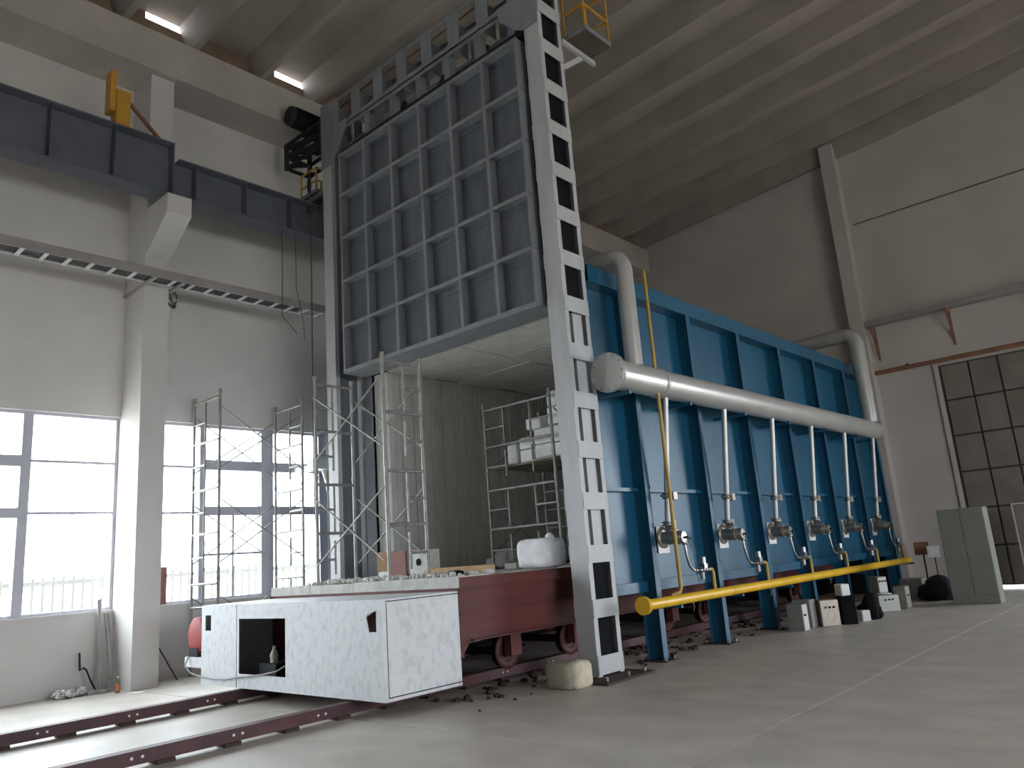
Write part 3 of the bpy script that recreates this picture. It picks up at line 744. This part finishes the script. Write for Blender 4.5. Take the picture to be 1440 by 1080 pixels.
# ------------------------------------------------------------------ air main, ducts and burners on the furnace side
AM = thing('air_main', (-5.66, 14, 3.83), 'thick silver air pipe running along the blue furnace side', 'pipe')
AX, AZ, AR = -5.66, 3.83, .205
part('main_pipe', MB().cyl((AX, 8.40, AZ), (AX, 19.2, AZ), AR, 28), 'silver', AM)
part('end_flange', MB().lathe((AX, 8.33, AZ), [(.27, 0), (.27, .03), (.205, .03), (.205, .035), (.27, .035), (.27, .065)], 'y', 28), 'silver', AM)
part('joint_ring', MB().lathe((AX, 9.55, AZ), [(.206, 0), (.225, .01), (.225, .05), (.206, .06)], 'y', 28), 'silver', AM)
for i in range(12):
    a = i*math.pi/6
    part('flange_bolt', MB().cyl((AX+.238*math.cos(a), 8.31, AZ+.238*math.sin(a)), (AX+.238*math.cos(a), 8.41, AZ+.238*math.sin(a)), .012, 6), 'chrome', AM)
for y in (8.75, 10.4, 12.24, 14.07, 15.9, 17.73, 19.0):
    part('bracket', MB().bar((-6.19, y, 3.60), (-5.60, y, 3.60), .05, .05), 'blue', AM)
burn_y = [9.76, 11.58, 13.42, 15.24, 17.09, 18.95]
for y in burn_y:
    part('drop_pipe', MB().cyl((-5.86, y, 1.86), (-5.66, y, AZ-.18), .042, 14), 'silver', AM)

def elbow(a, c, b, r, n=8):
    """points from a to b bending at corner c with radius r"""
    a, b, c = Vector(a), Vector(b), Vector(c)
    u = (a-c).normalized(); v = (b-c).normalized(); p0 = c+u*r; o = p0+v*r
    pts = [a]
    for i in range(n+1):
        t_ = i/n*math.pi/2
        pts.append(o - v*r*math.cos(t_) - u*r*math.sin(t_))
    return pts+[b]
lone('air_duct', MB().tube(elbow((AX, 9.02, AZ+.18), (AX, 9.02, 5.68), (-9.5, 9.02, 5.68), .24), .125, 20), 'silver', 'silver riser pipe bending over the furnace roof beside the gate', 'pipe', 'risers of the air main', loc=(AX, 9.1, AZ))
lone('air_duct', MB().tube(elbow((AX, 19.0, AZ+.18), (AX, 19.0, 6.20), (-9.5, 19.0, 6.20), .34), .175, 20), 'silver', 'silver riser pipe bending over the far end of the furnace', 'pipe', 'risers of the air main', loc=(AX, 19, AZ))

GM = thing('gas_main', (-5.66, 14.3, .78), 'thick yellow gas pipe running low along the furnace', 'pipe')
GX, GZ = -5.66, .80
part('main_pipe', MB().cyl((GX, 8.64, GZ), (GX, 20.05, GZ), .068, 20), 'yellow', GM)
part('end_flange', MB().lathe((GX, 8.58, GZ), [(.115, 0), (.115, .028), (.072, .028), (.072, .034), (.115, .034), (.115, .062)], 'y', 24), 'yellow', GM)
for y in (11.0, 14.0, 17.2): part('weld_ring', MB().cyl((GX, y, GZ), (GX, y+.012, GZ), .071, 20), 'ochre', GM)
for y in burn_y:
    yr = y+.76
    part('riser', MB().tube(elbow((GX, yr, GZ+.05), (GX, yr, 1.15), (GX, yr-.16, 1.15), .05), .026, 12), 'ochre', GM)
for y in (9.8, 12.3, 14.9): part('hanger_wire', MB().tube([(GX+.02, y, GZ-.066), (GX+.03, y+.02, GZ-.12), (GX+.01, y+.02, GZ-.18)], .006, 6), 'scaf', GM)
for y in rib_y: part('bracket', MB().bar((FO, y, GZ-.09), (GX+.03, y, GZ-.09), .04, .04), 'blue', GM)
lone('vent_pipe', MB().tube([(GX+.02, 9.27, GZ+.07), (GX+.06, 9.33, GZ+.09), (GX+.07, 9.41, GZ+.10), (GX+.07, 9.45, GZ+.16), (GX+.07, 9.45, 3.0), (GX+.07, 9.45, 5.52)], .026, 12), 'ochre', 'slim yellow vent pipe rising upright from the gas main past the roof edge', 'pipe', loc=(GX, 9.4, GZ))

def burner(y, label):
    t = thing('burner', (FX, y, 1.62), label, 'burner', 'burners along the furnace side')
    part('mount_box', B(FX, FX+.21, y-.13, y+.16, 1.43, 1.80), 'dark', t, .006)  # dark colour stands in for the shade on the box side
    part('mount_plate', B(FX+.21, FX+.222, y-.135, y+.165, 1.425, 1.805), 'white', t)
    part('burner_flange', MB().lathe((FX+.222, y, 1.64), [(.15, 0), (.15, .025), (.10, .03)], 'x', 24), 'steel', t)
    part('burner_body', MB().lathe((FX+.245, y, 1.63), [(.092, 0), (.092, .27), (.075, .30), (.075, .33)], 'x', 24), 'chrome', t)
    part('end_flange', MB().lathe((FX+.44, y, 1.63), [(.11, 0), (.11, .03)], 'x', 20), 'steel', t)
    part('air_inlet', MB().lathe((-5.86, y, 1.70), [(.05, 0), (.05, .10), (.085, .10), (.085, .125), (.06, .125), (.06, .14), (.085, .14), (.085, .165), (.045, .165)], 'z', 18), 'chrome', t)
    part('damper', MB().box(-5.89, -5.83, y+.06, y+.17, 1.83, 1.87).box(-5.88, -5.84, y+.15, y+.18, 1.76, 1.87), 'steel', t)
    v = part('air_valve', MB().lathe((-5.823, y, 2.18), [(.047, 0), (.07, 0), (.07, .025), (.05, .025), (.05, .06), (.07, .06), (.07, .085), (.047, .085)], 'z', 16), 'chrome', t)
    part('valve_motor', MB().box(-5.86, -5.76, y+.075, y+.19, 2.16, 2.28), 'steel', v, .008)
    part('valve_lever', MB().bar((-5.82, y-.07, 2.22), (-5.82, y-.16, 2.22), .03, .03), 'dark', v)
    part('gas_inlet', MB().lathe((-5.69, y+.10, 1.52), [(.03, 0), (.042, .0), (.042, .05), (.033, .05), (.033, .10), (.042, .10), (.042, .15), (.03, .16)], 'z', 14), 'chrome', t)
    part('igniter', MB().cyl((-5.74, y+.03, 1.62), (-5.58, y+.03, 1.62), .018, 10).cyl((-5.64, y+.10, 1.60), (-5.64, y+.2, 1.60), .012, 8), 'dark', t)
    part('gas_hose', MB().tube([(-5.69, y+.10, 1.52), (-5.685, y+.105, 1.42), (-5.68, y+.12, 1.32), (-5.675, y+.15, 1.22), (-5.67, y+.24, 1.16), (-5.665, y+.36, 1.15)], .020, 10), 'chrome', t)
    vt = MB()
    for k, (rr, dy) in enumerate([(.032, .0), (.040, .025), (.028, .05), (.042, .075), (.028, .11), (.038, .135), (.030, .165), (.040, .19)]):
        vt.cyl((-5.66, y+.35+dy*1.3, 1.15), (-5.66, y+.35+dy*1.3+.024, 1.15), rr, 12)
    vt.cyl((-5.66, y+.35, 1.15), (-5.66, y+.62, 1.15), .022, 10)
    g_ = part('valve_train', vt, 'chrome', t)
    part('solenoid', MB().box(-5.70, -5.62, y+.46, y+.55, 1.17, 1.24).cyl((-5.66, y+.505, 1.24), (-5.66, y+.505, 1.33), .042, 14), 'chrome', g_)
    part('regulator', MB().cyl((-5.66, y+.44, 1.12), (-5.66, y+.44, 1.02), .035, 12), 'steel', g_)
    part('ball_handle', MB().bar((-5.66, y+.60, 1.17), (-5.64, y+.63, 1.24), .02, .015), 'dark', g_)
    part('spark_lead', MB().tube([(-5.60, y+.03, 1.62), (-5.61, y+.18, 1.40), (-5.62, y+.22, 1.1), (-5.63, y+.28, 1.0), (-5.64, y+.38, 1.01)], .005, 5), 'cable', t)
    return t
nth = ['first burner from the gate, behind the slim yellow vent pipe', 'second burner from the gate on the blue furnace side', 'third burner from the gate on the blue furnace side', 'fourth burner from the gate, third from the far end', 'fifth burner from the gate, next to last at the far end', 'last burner, at the far end of the blue furnace side']
b0 = burner(burn_y[0], nth[0])
for y, lb in list(zip(burn_y, nth))[1:]:
    c = copy_tree(b0); c.location = (FX, y, 1.62); c['label'] = lb

# ------------------------------------------------------------------ floor things on the right
def ctrl_box(x, y, sx, sy, h, rz, m, mp, label, z=0, dots=3, handle=False):
    t = thing('control_box', (x, y, z), label, 'box', 'burner control boxes on the floor')
    R = Matrix.Rotation(rz, 3, 'Z')
    part('case', MB().obox((x, y, z+h/2), (sx, sy, h), rz), m, t, .006)
    def at(u, v, w_): q = R @ Vector((u, v, 0)); return (x+q.x, y+q.y, z+w_)
    part('face_plate', MB().obox(at(sx/2+.004, 0, h/2), (.008, sy-.02, h-.02), rz), mp, t)
    for k in range(dots):
        part('push_button', MB().obox(at(sx/2+.014, -.07+.07*k, h*.72), (.014, .03, .03), rz), 'black', t)
    if handle: part('handle', MB().obox(at(sx/2+.016, -sy*.15, h*.6), (.016, .07, .025), rz), 'black', t)
    return t
ctrl_box(-5.55, 13.0, .26, .22, .42, 0, 'ctrl', 'ctrlwhite', 'grey control box with a pale door, nearest to the gate', dots=0, handle=True)
ctrl_box(-5.60, 13.42, .30, .24, .46, 0, 'ctrl', 'ctrl', 'dark grey control box tucked behind the nearest one', dots=0)
ctrl_box(-5.33, 13.72,   .26, .32, .43, -math.pi/2+.75, 'steel', 'steel', 'brushed steel control box with three black buttons in a row')
ctrl_box(-5.10, 14.02, .26, .24, .46, -math.pi/2+.6, 'black', 'black', 'black cabinet box beside the brushed steel one', dots=0)
ctrl_box(-5.0, 14.45, .16, .2, .18, -.4, 'ctrlwhite', 'ctrlwhite', 'low white box peeking out behind the black cabinet box', dots=0)
ctrl_box(-5.12, 16.15, .30, .40, .31, -math.pi/2+.75, 'ctrl', 'ctrlwhite', 'pale control box with three buttons under a smaller one')
ctrl_box(-5.22, 16.2, .24, .22, .30, -.5, 'ctrl', 'ctrlwhite', 'small grey control box stacked on the pale one', z=.345)
ctrl_box(-4.98, 16.75, .22, .26, .42, 0, 'steel', 'ctrlwhite', 'upright control box with pale door edge, farthest from the gate', dots=0, handle=True)
lone('wrapping', MB().lump((-5.14, 16.15, .327), (.34, .28, .035), 33, 10, 5, .2), 'bag', 'crumpled white wrapping between the two stacked control boxes', 'wrapping', loc=(-5.14, 16.15, .312))
lone('carton', MB().obox((-5.12, 14.0, .565), (.2, .17, .20), -.6), 'white', 'small white carton standing on the black cabinet box', 'carton', bevel=.02, loc=(-5.12, 14.0, .462))
lone('bag', heap((-4.98, 14.75), (.46, .34, .46), 4, 40), 'black', 'black plastic bag slumped behind the low white box', 'bag', loc=(-4.98, 14.62, 0))

cb = thing('cabinet', (-3.84, 17.6, 0), 'grey green two door steel cabinet standing before the back wall', 'cabinet')
part('body', B(-4.25, -3.43, 17.42, 17.84, 0.0, 1.83), 'cabinet', cb, .006)
for x0, x1, nm in ((-4.235, -3.845, 'door'), (-3.835, -3.445, 'door')):
    dd = part(nm, B(x0, x1, 17.40, 17.418, .16, 1.80), 'cabinet', cb)
    xh = x1-.05 if x0 < -4 else x0+.05
    part('handle', MB().cyl((xh, 17.40, .98), (xh, 17.375, .98), .018, 10), 'chrome', dd)
part('plinth', B(-4.235, -3.445, 17.405, 17.42, 0.01, .15), 'cabinet', cb)
t = thing('placard', (-5.48, 20.6, 0), 'brown placard on a thin post by the back pillar', 'sign')
part('board', B(-5.66, -5.33, 20.58, 20.61, .88, 1.18), 'brownpipe', t)
part('post', B(-5.50, -5.47, 20.61, 20.64, 0, 1.0), 'dark', t)
part('foot', B(-5.66, -5.31, 20.55, 20.7, 0, .02), 'dark', t)
t = thing('placard', (-5.18, 20.3, 0), 'white placard on a thin post, right of the brown one', 'sign')
part('board', B(-5.30, -5.05, 20.28, 20.31, .82, 1.08), 'bag', t)
part('post', B(-5.18, -5.16, 20.31, 20.33, 0, .95), 'dark', t)
part('foot', B(-5.3, -5.02, 20.25, 20.4, 0, .02), 'dark', t)
lone('tarpaulin', heap((-4.72, 18.6), (1.05, .9, .52), 9, 51), 'dark', 'heap of dark tarpaulin left of the steel cabinet', 'tarpaulin', loc=(-4.62, 18.6, 0))
lone('crate', MB().obox((-5.35, 18.9, .22), (.45, .5, .44), .1), 'greycloth', 'brownish grey crate beside the dark tarpaulin heap', 'crate', loc=(-5.35, 18.9, 0), bevel=.01)
t = thing('board_stand', (-3.0, 20.0, 0), 'dark board with a white top edge leaning at the right, before the shutter', 'board')
part('board', B(-3.35, -2.5, 20.0, 20.04, .04, 1.86), 'shutter', t)
part('edge_strip', MB().box(-3.35, -2.5, 19.985, 20.045, 1.86, 1.89).box(-3.38, -3.35, 19.985, 20.045, .04, 1.89), 'ctrlwhite', t)
part('foot', B(-3.38, -2.5, 19.85, 20.2, 0, .04), 'dark', t)

# shelf-like tray and pipe on the back wall
ws = thing('wall_tray', (-3, YB-.3, 6.85), 'brown grey cable tray on brackets high on the back wall', 'cable tray')
part('tray', MB().box(-5.99, 6, YB-.36, YB-.10, 6.80, 6.82).box(-5.99, 6, YB-.37, YB-.36, 6.80, 6.95).box(-5.99, 6, YB-.10, YB-.09, 6.80, 6.95), 'tray', ws)
for x in (-5.85, -4.05, -2.2, -.35, 1.5):
    part('bracket', MB().bar((x, YB-.38, 6.77), (x, YB, 6.77), .05, .05).bar((x, YB-.36, 6.74), (x, YB-.01, 6.05), .04, .04).bar((x, YB-.02, 6.76), (x, YB-.02, 5.9), .04, .04), 'brownpipe', ws)
wp = thing('wall_pipe', (-2, YB-.15, 5.54), 'thin rust brown pipe along the back wall above the shutter', 'pipe')
part('pipe', MB().cyl((-5.99, YB-.16, 5.56), (6, YB-.16, 5.56), .055, 12), 'brownpipe', wp)
for x in (-5.2, -1, 3): part('clamp', B(x-.03, x+.03, YB-.16, YB, 5.60, 5.65), 'dark', wp)

# wrapped package by the column foot
t = thing('package', (-6.0, 7.36, 0), 'paper wrapped block with a cream sack round one end, by the column foot', 'package')
part('paper_block', MB().lump((-6.02, 7.36, .145), (.40, .34, .30), 61, 14, 10, .03, .35), 'paper', t)
part('sack_end', MB().lump((-5.86, 7.40, .15), (.22, .35, .31), 62, 12, 10, .07, .45), 'sack', t)

# ------------------------------------------------------------------ things by the left pillar
for i, (b, tp, r_, m, lb) in enumerate([
        ((-13.04, 4.83, 0), (-13.22, 4.84, 1.36), .03, 'tray', 'thick grey pole leaning on the wall, tallest of the poles by the pillar'),
        ((-12.98, 4.97, 0), (-13.22, 4.93, 1.14), .014, 'scaf', 'thin steel rod leaning on the wall beside the thick grey pole'),
        ((-12.9, 5.02, 0), (-13.22, 4.98, 1.14), .014, 'scaf', 'thin steel rod leaning on the wall, closest to the pillar')]):
    lone('pole', MB().cyl(b, tp, r_, 10), m, lb, 'pole', 'poles by the left pillar', loc=b)
t = thing('hand_winch', (-13.1, 4.62, 0), 'small dark cranked tool leaning on the wall above the foil heap', 'tool')
part('shaft', MB().tube([(-12.98, 4.78, .0), (-13.05, 4.70, .20), (-13.1, 4.66, .34)], .014, 8), 'dark', t)
part('crank', MB().tube([(-13.1, 4.66, .34), (-13.12, 4.62, .38), (-13.14, 4.58, .34), (-13.16, 4.57, .60)], .016, 8), 'dark', t)
hp = MB()
r3 = random.Random(9)
for i in range(90):
    y = r3.uniform(4.2, 4.62); s = r3.uniform(.03, .08)
    hp.lump((-13.02+r3.gauss(0, .06), y, .03+r3.uniform(0, .07)), (s*1.4, s*1.5, s), 100+i, 5, 3, .35, smooth=False)
o = part('foil_scrap', hp, 'foil'); o['kind'] = 'stuff'; tag(o, 'heap of crumpled silver foil scrap on the floor below the window', 'scrap')
hp = MB()
for i in range(40):
    s = r3.uniform(.03, .08)
    hp.lump((-12.95+r3.gauss(0, .06), r3.uniform(4.66, 4.98), s*.35), (s*1.6, s*1.5, s), 300+i, 5, 3, .3, smooth=False)
o = part('dark_scrap', hp, 'greycloth'); o['kind'] = 'stuff'; tag(o, 'dark scrap lying round the feet of the leaning poles', 'scrap')
t = thing('drink_bottle', (-12.62, 4.93, 0), 'small drink bottle with an orange label standing before the pillar', 'bottle')
part('bottle', MB().lathe((-12.62, 4.93, 0), [(.03, 0), (.034, .01), (.034, .14), (.014, .19), (.014, .21)], 'z', 16), 'greenbottle', t)
part('label', MB().cyl((-12.62, 4.93, .03), (-12.62, 4.93, .13), .0355, 16), 'bottle', t)
part('cap', MB().cyl((-12.62, 4.93, .21), (-12.62, 4.93, .23), .016, 12), 'white', t)
lone('rod', MB().cyl((-12.95, 5.98, .0), (-13.28, 5.75, .62), .010, 8), 'dark', 'thin dark rod leaning on the wall behind the pillar', 'rod', loc=(-12.95, 5.98, 0))
lone('panel', B(-13.29, -13.24, 5.66, 5.90, 1.19, 1.80), 'pinkboard', 'narrow brownish panel on the sill just right of the pillar', 'panel', loc=(-13.26, 5.78, 1.19))
lone('paper_scrap', MB().prism([(-12.3, 4.95, .004), (-12.1, 5.02, .004), (-12.05, 5.12, .03), (-12.22, 5.02, .012)], (0, 0, .004)), 'white', 'white paper scrap on the floor in front of the pillar', 'scrap', loc=(-12.2, 5, 0))
t = thing('wall_unit', (-12.5, 8.45, 3.0), 'small pale box on a bracket mounted beside the left gate column', 'box')
part('case', B(-12.60, -12.30, 8.22, 8.72, 3.42, 3.62), 'white', t, .01)
part('arm', B(-13.3, -12.60, 8.40, 8.52, 3.44, 3.56), 'white', t)
part('funnel', MB().lathe((-12.45, 8.58, 3.02), [(.03, 0), (.04, .12), (.12, .40)], 'z', 14), 'scaf', t)
